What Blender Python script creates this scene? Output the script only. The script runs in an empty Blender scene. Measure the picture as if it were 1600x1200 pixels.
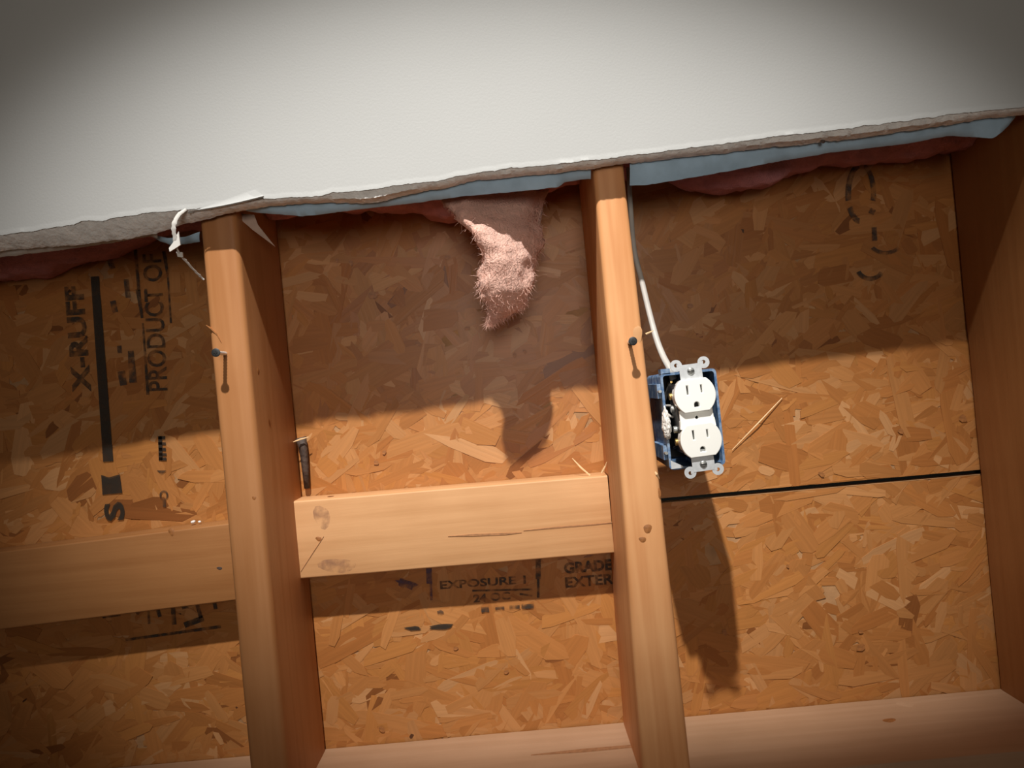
import bpy, bmesh, math, random
import numpy as np
from mathutils import Matrix, Quaternion, Vector, noise

random.seed(7)
rng = np.random.default_rng(11)
S = bpy.context.scene
C = S.collection

# ------------------------------------------------------------------ camera
F = 1170.0                      # focal length in pixels of a 1600 px wide frame
DIST = 0.74                     # lens to the front plane of the studs (y = 0)
ROLL = math.radians(5.1)
cR, sR = math.cos(ROLL), math.sin(ROLL)
cam_d = bpy.data.cameras.new('camera')
cam_d.sensor_width = 36.0
cam_d.lens = 36.0 * F / 1600.0
cam_d.clip_start = 0.01
cam = bpy.data.objects.new('camera', cam_d)
C.objects.link(cam)
cam.matrix_world = Matrix(((cR, sR, 0, 0), (0, 0, -1, -DIST), (-sR, cR, 0, 0), (0, 0, 0, 1)))
S.camera = cam

# ------------------------------------------------------------------ light
S.view_settings.view_transform = 'Standard'
S.view_settings.look = 'None'
S.view_settings.gamma = 1.0
S.view_settings.use_curve_mapping = False
S.view_settings.exposure = 0.0

world = bpy.data.worlds.new('room_glow')
S.world = world
world.use_nodes = True
world.node_tree.nodes['Background'].inputs['Color'].default_value = (1.0, 0.84, 0.68, 1)
world.node_tree.nodes['Background'].inputs['Strength'].default_value = 0.06

LAMP = Vector((-0.11, -1.22, 1.80))
AIM = Vector((0.005, 0.0, 0.065))
ld = bpy.data.lights.new('ceiling_downlight', 'SPOT')
ld.energy = 370.0
ld.color = (1.0, 0.97, 0.92)
ld.spot_size = math.radians(34)
ld.spot_blend = 1.0
ld.shadow_soft_size = 0.025
lo = bpy.data.objects.new('ceiling_downlight', ld)
C.objects.link(lo)
lo.location = LAMP
lo.rotation_euler = ((AIM - LAMP).to_track_quat('-Z', 'Y') @ Quaternion((0, 0, 1), math.radians(2.5))).to_euler()
lo.scale = (1.0, 0.37, 1.0)      # beam squashed in height to shape the light's falloff on the wall

# added fill spot with no seen source, wide and soft, lifts the shadows
fd = bpy.data.lights.new('fill_lamp', 'SPOT')
fd.energy = 47.0
fd.color = (1.0, 0.91, 0.80)
fd.spot_size = math.radians(45)
fd.spot_blend = 1.0
fd.shadow_soft_size = 0.30
fo = bpy.data.objects.new('fill_lamp', fd)
C.objects.link(fo)
fo.location = (0.05, -2.0, 0.22)
fo.rotation_euler = (Vector((0.0, 0.1, 0.16)) - Vector(fo.location)).to_track_quat('-Z', 'Y').to_euler()


# ------------------------------------------------------------------ helpers
def P(px, py, y):
    """world point seen at photo pixel (px, py) that lies y metres behind the stud fronts"""
    u, v = (px - 800.0) / F, (600.0 - py) / F
    d = DIST + y
    return Vector(((u * cR + v * sR) * d, y, (-u * sR + v * cR) * d))


def nz(x, y, z, s=1.0):
    return noise.noise(Vector((x * s, y * s, z * s)))


def make(name, verts, faces, mat, parent=None, origin=None, smooth=None, label=None, cat=None,
         group=None, kind=None):
    me = bpy.data.meshes.new(name)
    o = Vector(origin) if origin is not None else Vector((0, 0, 0))
    base = o.copy()
    me.from_pydata([tuple(Vector(v) - o) for v in verts], [], faces)
    me.validate()
    bm = bmesh.new()
    bm.from_mesh(me)
    bmesh.ops.recalc_face_normals(bm, faces=bm.faces)
    bm.to_mesh(me)
    bm.free()
    return link(name, me, mat, parent, base, smooth, label, cat, group, kind)


def link(name, me, mat, parent=None, origin=None, smooth=None, label=None, cat=None, group=None, kind=None):
    if mat is not None and not me.materials:
        me.materials.append(mat)
    if smooth is not None:
        me.shade_smooth()
        if smooth < 180:
            me.set_sharp_from_angle(angle=math.radians(smooth))
    ob = bpy.data.objects.new(name, me)
    C.objects.link(ob)
    o = Vector(origin) if origin is not None else Vector((0, 0, 0))
    if parent is not None:
        ob.parent = parent
        # all parents are unrotated, so world -> local is a shift
        pw = Vector((0, 0, 0))
        p = parent
        while p is not None:
            pw += Vector(p.location)
            p = p.parent
        ob.location = o - pw
    else:
        ob.location = o
    tag(ob, label, cat, group, kind)
    return ob


def tag(ob, label=None, cat=None, group=None, kind=None):
    if label: ob['label'] = label
    if cat: ob['category'] = cat
    if group: ob['group'] = group
    if kind: ob['kind'] = kind
    return ob


def empty(name, loc, label, cat, group=None):
    e = bpy.data.objects.new(name, None)
    e.empty_display_size = 0.02
    C.objects.link(e)
    e.location = loc
    return tag(e, label, cat, group)


# --- materials
def new_mat(name):
    m = bpy.data.materials.new(name)
    m.use_nodes = True
    nt = m.node_tree
    return m, nt, nt.nodes, nt.links, nt.nodes['Principled BSDF']


def plain(name, col, rough=0.5, metal=0.0, var=0.12, scale=60.0, bump=0.0, bscale=200.0, spec=0.5):
    m, nt, N, L, b = new_mat(name)
    tc = N.new('ShaderNodeTexCoord')
    n = N.new('ShaderNodeTexNoise')
    n.inputs['Scale'].default_value = scale
    n.inputs['Detail'].default_value = 5
    L.new(tc.outputs['Object'], n.inputs['Vector'])
    r = N.new('ShaderNodeValToRGB')
    r.color_ramp.elements[0].position = 0.3
    r.color_ramp.elements[1].position = 0.7
    r.color_ramp.elements[0].color = (*[c * (1 - var) for c in col], 1)
    r.color_ramp.elements[1].color = (*[min(1, c * (1 + var)) for c in col], 1)
    L.new(n.outputs['Fac'], r.inputs['Fac'])
    L.new(r.outputs['Color'], b.inputs['Base Color'])
    b.inputs['Roughness'].default_value = rough
    b.inputs['Metallic'].default_value = metal
    b.inputs['Specular IOR Level'].default_value = spec
    if bump:
        n2 = N.new('ShaderNodeTexNoise')
        n2.inputs['Scale'].default_value = bscale
        n2.inputs['Detail'].default_value = 4
        L.new(tc.outputs['Object'], n2.inputs['Vector'])
        bp = N.new('ShaderNodeBump')
        bp.inputs['Strength'].default_value = bump
        bp.inputs['Distance'].default_value = 0.002
        L.new(n2.outputs['Fac'], bp.inputs['Height'])
        L.new(bp.outputs['Normal'], b.inputs['Normal'])
    return m


def wood(name, light, dark, axis='z', off=(0, 0, 0), contrast=1.0, rough=0.55):
    m, nt, N, L, b = new_mat(name)
    tc = N.new('ShaderNodeTexCoord')
    mp = N.new('ShaderNodeMapping')
    sc = {'z': (1, 1, 0.05), 'x': (0.05, 1, 1)}[axis]
    mp.inputs['Scale'].default_value = sc
    mp.inputs['Location'].default_value = off
    L.new(tc.outputs['Object'], mp.inputs['Vector'])
    # growth rings
    n = N.new('ShaderNodeTexNoise')
    n.inputs['Scale'].default_value = 22
    n.inputs['Detail'].default_value = 2
    n.inputs['Distortion'].default_value = 0.4
    L.new(mp.outputs['Vector'], n.inputs['Vector'])
    mul = N.new('ShaderNodeMath'); mul.operation = 'MULTIPLY'; mul.inputs[1].default_value = 34.0
    L.new(n.outputs['Fac'], mul.inputs[0])
    sn = N.new('ShaderNodeMath'); sn.operation = 'SINE'
    L.new(mul.outputs[0], sn.inputs[0])
    mr = N.new('ShaderNodeMapRange')
    mr.inputs[1].default_value = -1; mr.inputs[2].default_value = 1
    L.new(sn.outputs[0], mr.inputs[0])
    # fine fibre
    n2 = N.new('ShaderNodeTexNoise')
    n2.inputs['Scale'].default_value = 260
    n2.inputs['Detail'].default_value = 3
    L.new(mp.outputs['Vector'], n2.inputs['Vector'])
    # broad blotches
    n3 = N.new('ShaderNodeTexNoise')
    n3.inputs['Scale'].default_value = 9
    n3.inputs['Detail'].default_value = 3
    L.new(tc.outputs['Object'], n3.inputs['Vector'])
    a1 = N.new('ShaderNodeMath'); a1.operation = 'MULTIPLY_ADD'
    a1.inputs[1].default_value = 0.28 * contrast; a1.inputs[2].default_value = 0.0
    L.new(mr.outputs[0], a1.inputs[0])
    a2 = N.new('ShaderNodeMath'); a2.operation = 'MULTIPLY_ADD'; a2.inputs[1].default_value = 0.38 * contrast
    L.new(n2.outputs['Fac'], a2.inputs[0]); L.new(a1.outputs[0], a2.inputs[2])
    a3 = N.new('ShaderNodeMath'); a3.operation = 'MULTIPLY_ADD'; a3.inputs[1].default_value = 0.75
    L.new(n3.outputs['Fac'], a3.inputs[0]); L.new(a2.outputs[0], a3.inputs[2])
    r = N.new('ShaderNodeValToRGB')
    r.color_ramp.elements[0].position = 0.38
    r.color_ramp.elements[1].position = 1.0
    r.color_ramp.elements[0].color = (*light, 1)
    r.color_ramp.elements[1].color = (*dark, 1)
    L.new(a3.outputs[0], r.inputs['Fac'])
    L.new(r.outputs['Color'], b.inputs['Base Color'])
    b.inputs['Roughness'].default_value = rough
    b.inputs['Specular IOR Level'].default_value = 0.35
    bp = N.new('ShaderNodeBump')
    bp.inputs['Strength'].default_value = 0.25
    bp.inputs['Distance'].default_value = 0.0006
    L.new(n2.outputs['Fac'], bp.inputs['Height'])
    L.new(bp.outputs['Normal'], b.inputs['Normal'])
    return m


def dusty(name, col, dust):
    """moulded plastic with pale plaster dust in patches"""
    m, nt, N, L, b = new_mat(name)
    tc = N.new('ShaderNodeTexCoord')
    n = N.new('ShaderNodeTexNoise'); n.inputs['Scale'].default_value = 110; n.inputs['Detail'].default_value = 7
    n.inputs['Roughness'].default_value = 0.7
    L.new(tc.outputs['Object'], n.inputs['Vector'])
    r = N.new('ShaderNodeValToRGB')
    r.color_ramp.elements[0].position = 0.42; r.color_ramp.elements[1].position = 0.78
    r.color_ramp.elements[0].color = (*col, 1); r.color_ramp.elements[1].color = (*dust, 1)
    L.new(n.outputs['Fac'], r.inputs['Fac']); L.new(r.outputs['Color'], b.inputs['Base Color'])
    b.inputs['Roughness'].default_value = 0.45
    return m


M = {}
M['paint'] = plain('white_wall_paint', (0.40, 0.405, 0.40), 0.7, var=0.02, scale=6, bump=0.08, bscale=420, spec=0.25)
M['gypsum'] = plain('broken_gypsum', (0.80, 0.785, 0.77), 0.95, var=0.12, scale=120, bump=0.8, bscale=260, spec=0.1)
M['paper_white'] = plain('white_paper', (0.58, 0.56, 0.53), 0.8, var=0.05, scale=90, spec=0.2)
M['paper_blue'] = plain('blue_grey_paper', (0.37, 0.52, 0.66), 0.7, var=0.14, scale=45, bump=0.15, bscale=90, spec=0.25)
M['stud_a'] = wood('stud_wood_amber', (0.44, 0.20, 0.078), (0.335, 0.13, 0.038), 'z', (0.2, 0, 0), 0.7)
M['stud_b'] = wood('stud_wood_honey', (0.71, 0.36, 0.157), (0.52, 0.207, 0.07), 'z', (1.7, 0.4, 0), 0.7)
M['stud_c'] = wood('stud_wood_brown', (0.34, 0.15, 0.05), (0.26, 0.10, 0.028), 'z', (3.1, 0.9, 0), 0.6)
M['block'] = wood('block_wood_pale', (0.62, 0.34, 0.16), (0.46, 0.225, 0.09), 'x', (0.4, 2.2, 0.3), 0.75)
M['block_shaded'] = wood('block_wood_shaded', (0.36, 0.16, 0.055), (0.27, 0.105, 0.03), 'x', (2.4, 1.2, 0.8), 0.75)  # darker copy of the block wood, the left bay's dimness put into its colour
M['plate'] = wood('plate_wood_dusty', (0.50, 0.31, 0.19), (0.38, 0.22, 0.12), 'x', (0.9, 0.2, 1.3), 0.55)
M['knot'] = plain('knot_wood', (0.31, 0.12, 0.035), 0.5, var=0.3, scale=300)
M['crack'] = plain('split_in_wood', (0.34, 0.16, 0.07), 0.9, var=0.2, scale=200)
M['dark_brown'] = plain('dark_brown', (0.06, 0.036, 0.026), 0.7, var=0.4, scale=180, bump=0.6, bscale=220)
M['sliver'] = plain('wood_sliver', (0.78, 0.52, 0.28), 0.5, var=0.1, scale=200)
M['backing'] = plain('dark_house_wrap', (0.012, 0.014, 0.012), 0.9, var=0.2, scale=20)
M['osb_board'] = plain('strand_board_core', (0.40, 0.21, 0.09), 0.7, var=0.25, scale=45, bump=0.3, bscale=90)
M['subfloor'] = plain('pale_subfloor', (0.55, 0.40, 0.27), 0.8, var=0.15, scale=15, bump=0.1)
M['blue_plastic'] = dusty('dusty_blue_plastic', (0.045, 0.115, 0.25), (0.36, 0.45, 0.55))
M['dark_plastic'] = plain('dark_plastic', (0.018, 0.016, 0.016), 0.5, var=0.2)
M['white_plastic'] = plain('white_plastic', (0.88, 0.88, 0.84), 0.28, var=0.02, scale=30)
M['slot_dark'] = plain('slot_dark', (0.01, 0.01, 0.01), 0.8)
M['zinc'] = plain('zinc_plated_steel', (0.52, 0.54, 0.56), 0.5, metal=0.15, var=0.1, scale=220)
M['screw_grey'] = plain('screw_steel', (0.42, 0.43, 0.42), 0.35, metal=0.7, var=0.15, scale=250)
M['brass'] = plain('brass', (0.65, 0.45, 0.16), 0.3, metal=0.9, var=0.1)
M['black_screw'] = plain('black_phosphate', (0.030, 0.032, 0.034), 0.5, metal=0.4, var=0.2, scale=300)
M['bright_shank'] = plain('bright_shank', (0.70, 0.70, 0.68), 0.3, metal=0.7, var=0.15, scale=300)
M['scrap'] = plain('brown_paper_scrap', (0.42, 0.30, 0.24), 0.9)
M['cable'] = plain('cable_sheath', (0.44, 0.41, 0.375), 0.5, var=0.08, scale=60)
M['copper'] = plain('copper_wire', (0.55, 0.26, 0.12), 0.35, metal=0.8)
M['plaster'] = plain('plaster_crust', (0.78, 0.74, 0.70), 0.95, var=0.18, scale=400, bump=1.0, bscale=380, spec=0.1)


def strands_mat():
    m, nt, N, L, b = new_mat('wood_strand_flakes')
    at = N.new('ShaderNodeAttribute'); at.attribute_name = 'tone'
    uv = N.new('ShaderNodeUVMap'); uv.uv_map = 'grain'
    mp = N.new('ShaderNodeMapping'); mp.inputs['Scale'].default_value = (14, 320, 1)
    L.new(uv.outputs['UV'], mp.inputs['Vector'])
    n = N.new('ShaderNodeTexNoise'); n.inputs['Scale'].default_value = 1.0; n.inputs['Detail'].default_value = 3
    L.new(mp.outputs['Vector'], n.inputs['Vector'])
    mr = N.new('ShaderNodeMapRange'); mr.inputs[1].default_value = 0.3; mr.inputs[2].default_value = 0.75
    mr.inputs[3].default_value = 0.90; mr.inputs[4].default_value = 1.07
    L.new(n.outputs['Fac'], mr.inputs[0])
    mx = N.new('ShaderNodeVectorMath'); mx.operation = 'SCALE'
    L.new(at.outputs['Color'], mx.inputs[0]); L.new(mr.outputs[0], mx.inputs['Scale'])
    L.new(mx.outputs[0], b.inputs['Base Color'])
    b.inputs['Roughness'].default_value = 0.38
    b.inputs['Specular IOR Level'].default_value = 0.26
    bp = N.new('ShaderNodeBump'); bp.inputs['Strength'].default_value = 0.35; bp.inputs['Distance'].default_value = 0.0004
    L.new(n.outputs['Fac'], bp.inputs['Height']); L.new(bp.outputs['Normal'], b.inputs['Normal'])
    return m


def ink_mat(name, col, keep, most=1.0):
    """worn stamp ink: noise leaves gaps in it"""
    m, nt, N, L, b = new_mat(name)
    b.inputs['Base Color'].default_value = (*col, 1)
    b.inputs['Roughness'].default_value = 0.7
    tc = N.new('ShaderNodeTexCoord')
    n = N.new('ShaderNodeTexNoise'); n.inputs['Scale'].default_value = 95; n.inputs['Detail'].default_value = 6
    L.new(tc.outputs['Object'], n.inputs['Vector'])
    mr = N.new('ShaderNodeMapRange'); mr.inputs[1].default_value = 0.35; mr.inputs[2].default_value = 0.62
    mr.inputs[3].default_value = most; mr.inputs[4].default_value = keep
    L.new(n.outputs['Fac'], mr.inputs[0])
    L.new(mr.outputs[0], b.inputs['Alpha'])
    return m


def wool_mat(name, col):
    m, nt, N, L, b = new_mat(name)
    tc = N.new('ShaderNodeTexCoord')
    n = N.new('ShaderNodeTexNoise'); n.inputs['Scale'].default_value = 55; n.inputs['Detail'].default_value = 8
    n.inputs['Distortion'].default_value = 1.2
    L.new(tc.outputs['Object'], n.inputs['Vector'])
    r = N.new('ShaderNodeValToRGB')
    r.color_ramp.elements[0].position = 0.3; r.color_ramp.elements[1].position = 0.72
    r.color_ramp.elements[0].color = (*[c * 0.86 for c in col], 1)
    r.color_ramp.elements[1].color = (*[min(1, c * 1.08) for c in col], 1)
    L.new(n.outputs['Fac'], r.inputs['Fac'])
    L.new(r.outputs['Color'], b.inputs['Base Color'])
    b.inputs['Roughness'].default_value = 1.0
    b.inputs['Specular IOR Level'].default_value = 0.05
    b.inputs['Sheen Weight'].default_value = 0.15
    tr = N.new('ShaderNodeBsdfTranslucent'); L.new(r.outputs['Color'], tr.inputs['Color'])
    ms = N.new('ShaderNodeMixShader'); ms.inputs[0].default_value = 0.3
    L.new(b.outputs[0], ms.inputs[1]); L.new(tr.outputs[0], ms.inputs[2])
    L.new(ms.outputs[0], N['Material Output'].inputs['Surface'])
    bp = N.new('ShaderNodeBump'); bp.inputs['Strength'].default_value = 0.9; bp.inputs['Distance'].default_value = 0.003
    n2 = N.new('ShaderNodeTexNoise'); n2.inputs['Scale'].default_value = 190; n2.inputs['Detail'].default_value = 6
    n2.inputs['Distortion'].default_value = 2.0
    L.new(tc.outputs['Object'], n2.inputs['Vector'])
    L.new(n2.outputs['Fac'], bp.inputs['Height']); L.new(bp.outputs['Normal'], b.inputs['Normal'])
    return m


M['strands'] = strands_mat()
M['ink'] = ink_mat('stamp_ink_brown', (0.035, 0.021, 0.012), 0.22)
M['ink_bold'] = ink_mat('stamp_ink_bold', (0.022, 0.013, 0.006), 0.8)
M['ink_faint'] = ink_mat('stamp_ink_faint', (0.06, 0.035, 0.022), 0.12)
M['ink_purple'] = ink_mat('stamp_ink_purple', (0.07, 0.035, 0.06), 0.2)
M['stain'] = ink_mat('faint_stain', (0.22, 0.11, 0.08), 0.0, 0.4)
M['wool'] = wool_mat('pink_glass_wool', (0.84, 0.36, 0.37))
M['wool_lit'] = wool_mat('lit_pink_glass_wool', (0.88, 0.56, 0.46))  # same pink wool, its lamp-lit peach tone put into the colour


# --- geometry builders
def rounded_rect(w, h, r, n=4):
    pts = []
    for cx, cy, a0 in ((w - r, h - r, 0), (-w + r, h - r, 90), (-w + r, -h + r, 180), (w - r, -h + r, 270)):
        for k in range(n):
            a = math.radians(a0 + 90 * k / (n - 1))
            pts.append((cx + r * math.cos(a), cy + r * math.sin(a)))
    return pts


def lumber(sections, axis):
    """sections: list of (pos, c1, c2, half1, half2, radius); swept along axis 'z' (c = x, y) or 'x' (c = y, z)"""
    verts, faces = [], []
    n = 0
    for pos, c1, c2, h1, h2, r in sections:
        ring = rounded_rect(h1, h2, r)
        n = len(ring)
        for a, b in ring:
            verts.append((c1 + a, c2 + b, pos) if axis == 'z' else (pos, c1 + a, c2 + b))
    m = len(sections)
    for i in range(m - 1):
        for k in range(n):
            a, b = i * n + k, i * n + (k + 1) % n
            faces.append((a, b, b + n, a + n))
    faces.append(tuple(range(n)))
    faces.append(tuple(range((m - 1) * n, m * n)))
    return verts, faces


def tube(points, radii, seg=8, flat=1.0, up=Vector((0, 1, 0))):
    verts, faces = [], []
    pts = [Vector(p) for p in points]
    for i, p in enumerate(pts):
        t = (pts[min(i + 1, len(pts) - 1)] - pts[max(i - 1, 0)]).normalized()
        a = t.cross(up)
        if a.length < 1e-4:
            a = t.cross(Vector((1, 0, 0)))
        a.normalize()
        b = a.cross(t).normalized()
        r = radii[i] if isinstance(radii, (list, tuple)) else radii
        for k in range(seg):
            th = 2 * math.pi * k / seg
            verts.append(p + a * (r * math.cos(th)) + b * (r * flat * math.sin(th)))
    m = len(pts)
    for i in range(m - 1):
        for k in range(seg):
            x, y = i * seg + k, i * seg + (k + 1) % seg
            faces.append((x, y, y + seg, x + seg))
    faces.append(tuple(range(seg)))
    faces.append(tuple(range((m - 1) * seg, m * seg)))
    return verts, faces


def spline(pts, n):
    """Catmull-Rom through pts"""
    pts = [Vector(p) for p in pts]
    out = []
    m = len(pts) - 1
    for i in range(n):
        t = i / (n - 1) * m
        k = min(int(t), m - 1)
        f = t - k
        p0, p1, p2, p3 = pts[max(k - 1, 0)], pts[k], pts[k + 1], pts[min(k + 2, m)]
        out.append(0.5 * ((2 * p1) + (p2 - p0) * f + (2 * p0 - 5 * p1 + 4 * p2 - p3) * f * f
                          + (3 * p1 - p0 - 3 * p2 + p3) * f ** 3))
    return out


def lerp_table(tab, x):
    if x <= tab[0][0]: return tab[0][1]
    for (a, va), (b, vb) in zip(tab, tab[1:]):
        if x <= b:
            return va + (vb - va) * (x - a) / (b - a)
    return tab[-1][1]


def prism(poly, y0, y1):
    """polygon of (x, z) pushed from depth y0 to y1"""
    n = len(poly)
    v = [(x, y0, z) for x, z in poly] + [(x, y1, z) for x, z in poly]
    f = [tuple(range(n)), tuple(range(n, 2 * n))]
    f += [(k, (k + 1) % n, n + (k + 1) % n, n + k) for k in range(n)]
    return v, f


def join(parts):
    V, Fc = [], []
    for v, f in parts:
        o = len(V)
        V += [Vector(p) for p in v]
        Fc += [tuple(i + o for i in q) for q in f]
    return V, Fc


def curve_mesh(outlines, extrude, bevel=0.0):
    """2D outlines (first is the outside, the rest are holes) filled and given thickness; lies in XY"""
    cu = bpy.data.curves.new('outline', 'CURVE')
    cu.dimensions = '2D'
    cu.fill_mode = 'BOTH'
    cu.extrude = extrude
    cu.bevel_depth = bevel
    cu.bevel_resolution = 2
    for pts in outlines:
        s = cu.splines.new('POLY')
        s.points.add(len(pts) - 1)
        for q, (x, y) in zip(s.points, pts):
            q.co = (x, y, 0, 1)
        s.use_cyclic_u = True
    ob = bpy.data.objects.new('outline', cu)
    C.objects.link(ob)
    dg = bpy.context.evaluated_depsgraph_get()
    me = bpy.data.meshes.new_from_object(ob.evaluated_get(dg))
    bpy.data.objects.remove(ob)
    bpy.data.curves.remove(cu)
    return me


def text_mesh(txt, bold=0.0):
    cu = bpy.data.curves.new('lettering', 'FONT')
    cu.body = txt
    cu.size = 1.0
    cu.offset = bold
    cu.resolution_u = 3
    ob = bpy.data.objects.new('lettering', cu)
    C.objects.link(ob)
    dg = bpy.context.evaluated_depsgraph_get()
    me = bpy.data.meshes.new_from_object(ob.evaluated_get(dg))
    bpy.data.objects.remove(ob)
    bpy.data.curves.remove(cu)
    return me


# ------------------------------------------------------------------ the setting
X0, X1 = -1.15, 1.15
Z_FLOOR, Z_PLATE, Z_TOP = -0.444, -0.406, 1.95
Y_OSB = 0.140
Z_JOINT = -0.152

fl = make('floor', *prism([(X0, Z_FLOOR - 0.02), (X1, Z_FLOOR - 0.02), (X1, Z_FLOOR), (X0, Z_FLOOR)], -2.6, 0.20),
          M['subfloor'], origin=(0, 0, Z_FLOOR), kind='structure')

wall = make('wall_back', *prism([(X0, Z_FLOOR), (X1, Z_FLOOR), (X1, Z_TOP), (X0, Z_TOP)], 0.152, 0.158),
            M['backing'], origin=(0, 0.152, Z_FLOOR), kind='structure')
tag(wall, 'strand board sheathing across the back of the open stud bays')

PALETTE = [((0.48, 0.205, 0.066), 5), ((0.53, 0.25, 0.09), 4), ((0.42, 0.165, 0.048), 4), ((0.58, 0.30, 0.125), 2),
           ((0.34, 0.12, 0.033), 2), ((0.50, 0.215, 0.06), 3), ((0.66, 0.38, 0.18), 1), ((0.26, 0.09, 0.025), 0.35),
           ((0.10, 0.04, 0.018), 0.12)]


MEAN = np.array((0.48, 0.182, 0.048))


def osb_panel(z0, z1, zf0, zf1, count):
    pan = make('osb_panel', *prism([(X0, z0), (X1, z0), (X1, z1), (X0, z1)], Y_OSB, 0.151),
               M['osb_board'], wall, origin=(0, Y_OSB, z0))
    w = np.array([q[1] for q in PALETTE], float)
    w /= w.sum()
    verts, faces, tone, uvs = [], [], [], []
    for i in range(count):
        ci = rng.choice(len(PALETTE), p=w)
        col = np.array(PALETTE[ci][0])
        if ci < 7:
            col = MEAN + (col - MEAN) * 0.5
        col = col * rng.uniform(0.76, 0.90)
        if ci == 8:
            ln, wd = rng.uniform(0.003, 0.009), rng.uniform(0.002, 0.005)
        elif rng.random() < 0.35:
            ln, wd = rng.uniform(0.018, 0.045), rng.uniform(0.006, 0.016)
        else:
            ln, wd = rng.uniform(0.04, 0.11), rng.uniform(0.009, 0.030)
        cx = rng.uniform(-0.92, 0.92)
        cz = rng.uniform(zf0, zf1)
        a = rng.uniform(0, math.pi) if rng.random() < 0.7 else rng.normal(0.2, 0.35)
        ca, sa = math.cos(a), math.sin(a)
        k = i / count
        top = 0.0002 + 0.0007 * k + rng.uniform(0, 0.0002)
        t1, t2 = rng.normal(0, 0.007), rng.normal(0, 0.021)
        hl, hw = ln / 2, wd / 2
        ring = [(-hl, -hw * rng.uniform(.3, .95)), (-hl * rng.uniform(.5, .8), -hw), (hl * rng.uniform(.5, .85), -hw * rng.uniform(.75, 1)),
                (hl, -hw * rng.uniform(0, .7)), (hl * rng.uniform(.8, 1), hw * rng.uniform(.5, .95)), (hl * rng.uniform(.3, .6), hw),
                (-hl * rng.uniform(.5, .8), hw * rng.uniform(.8, 1)), (-hl * rng.uniform(.85, 1.05), hw * rng.uniform(.1, .6))]
        pts = []
        o = len(verts)
        n = len(ring)
        for (p, q) in ring:
            dy = max(-0.0014, min(0.0010, t1 * p + t2 * q))
            x = cx + p * ca - q * sa
            z = min(max(cz + p * sa + q * ca, z0 + 0.0004), z1 - 0.0004)
            pts.append((x, Y_OSB - top + dy, z))
        verts += pts
        verts += [(x, Y_OSB + 0.002, z) for x, y, z in pts]
        su, sv = rng.uniform(0, 40), rng.uniform(0, 40)
        fs = [tuple(range(o, o + n))] + [(o + j, o + n + j, o + n + (j + 1) % n, o + (j + 1) % n) for j in range(n)]
        faces += fs
        uvr = [(p + su, q + sv) for p, q in ring]
        uvs += uvr
        for j in range(n):
            uvs += [uvr[j], uvr[j], uvr[(j + 1) % n], uvr[(j + 1) % n]]
        tone += [(*col, 1.0)] * (n + 4 * n)
    me = bpy.data.meshes.new('wood_strands')
    org = Vector((0, Y_OSB, z0))
    va = np.array(verts) - np.array(org)
    me.from_pydata(va.tolist(), [], faces)
    ca_ = me.color_attributes.new('tone', 'FLOAT_COLOR', 'CORNER')
    ca_.data.foreach_set('color', np.array(tone, np.float32).ravel())
    ul = me.uv_layers.new(name='grain')
    ul.data.foreach_set('uv', np.array(uvs, np.float32).ravel())
    # every top must face the room
    bm = bmesh.new(); bm.from_mesh(me)
    bmesh.ops.recalc_face_normals(bm, faces=bm.faces)
    for f in bm.faces:
        if len(f.verts) == 8 and f.normal.y > 0:
            f.normal_flip()
    bm.to_mesh(me); bm.free()
    link('wood_strands', me, M['strands'], pan, org, kind='stuff')
    return pan


panel_up = osb_panel(Z_JOINT + 0.0026, Z_TOP, Z_JOINT - 0.01, 0.36, 6200)
panel_lo = osb_panel(Z_FLOOR, Z_JOINT - 0.0026, Z_FLOOR, Z_JOINT + 0.01, 3600)
Y_INK = Y_OSB - 0.0023


def w2(px, py):
    p = P(px, py, Y_INK)
    return p.x, p.z


def ink_poly(panel, polys, mat, name='stamp_mark', label=None):
    """flat ink shapes, each a list of photo pixels on the sheathing"""
    V, Fc = [], []
    for poly in polys:
        o = len(V)
        for px, py in poly:
            x, z = w2(px, py)
            V.append((x, Y_INK, z))
        Fc.append(tuple(range(o, o + len(poly))))
    ctr = sum((Vector(v) for v in V), Vector()) / len(V)
    return make(name, V, Fc, mat, panel, origin=ctr, label=label, kind='stuff' if len(polys) > 1 else None)


def ink_bar(p, q, w0, w1=None):
    """a stroke from pixel p to pixel q"""
    w1 = w0 if w1 is None else w1
    dx, dy = q[0] - p[0], q[1] - p[1]
    l = math.hypot(dx, dy)
    nx, ny = -dy / l, dx / l
    return [(p[0] + nx * w0 / 2, p[1] + ny * w0 / 2), (q[0] + nx * w1 / 2, q[1] + ny * w1 / 2),
            (q[0] - nx * w1 / 2, q[1] - ny * w1 / 2), (p[0] - nx * w0 / 2, p[1] - ny * w0 / 2)]


def ink_text(panel, txt, p0, p1, height_px, mat, label, bold=0.012):
    """lettering whose baseline runs from pixel p0 to pixel p1"""
    me = text_mesh(txt, bold)
    co = np.zeros(len(me.vertices) * 3, np.float32)
    me.vertices.foreach_get('co', co)
    co = co.reshape(-1, 3)
    mn, mx = co.min(0), co.max(0)
    a = Vector((w2(*p0)[0], 0, w2(*p0)[1]))
    b = Vector((w2(*p1)[0], 0, w2(*p1)[1]))
    d = (b - a)
    ln = d.length
    d.normalize()
    up = Vector((-d.z, 0, d.x))
    hgt = height_px / F * (DIST + Y_INK)
    out = []
    for x, y, z in co:
        p = a + d * ((x - mn[0]) / (mx[0] - mn[0]) * ln) + up * ((y - mn[1]) / (mx[1] - mn[1]) * hgt)
        out.append((p.x - a.x, 0.0, p.z - a.z))
    me.vertices.foreach_set('co', np.array(out, np.float32).ravel())
    me.name = 'stamp_lettering'
    me.update()
    return link('stamp_lettering', me, mat, panel, (a.x, Y_INK, a.z), label=label, kind='stuff')


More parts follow.
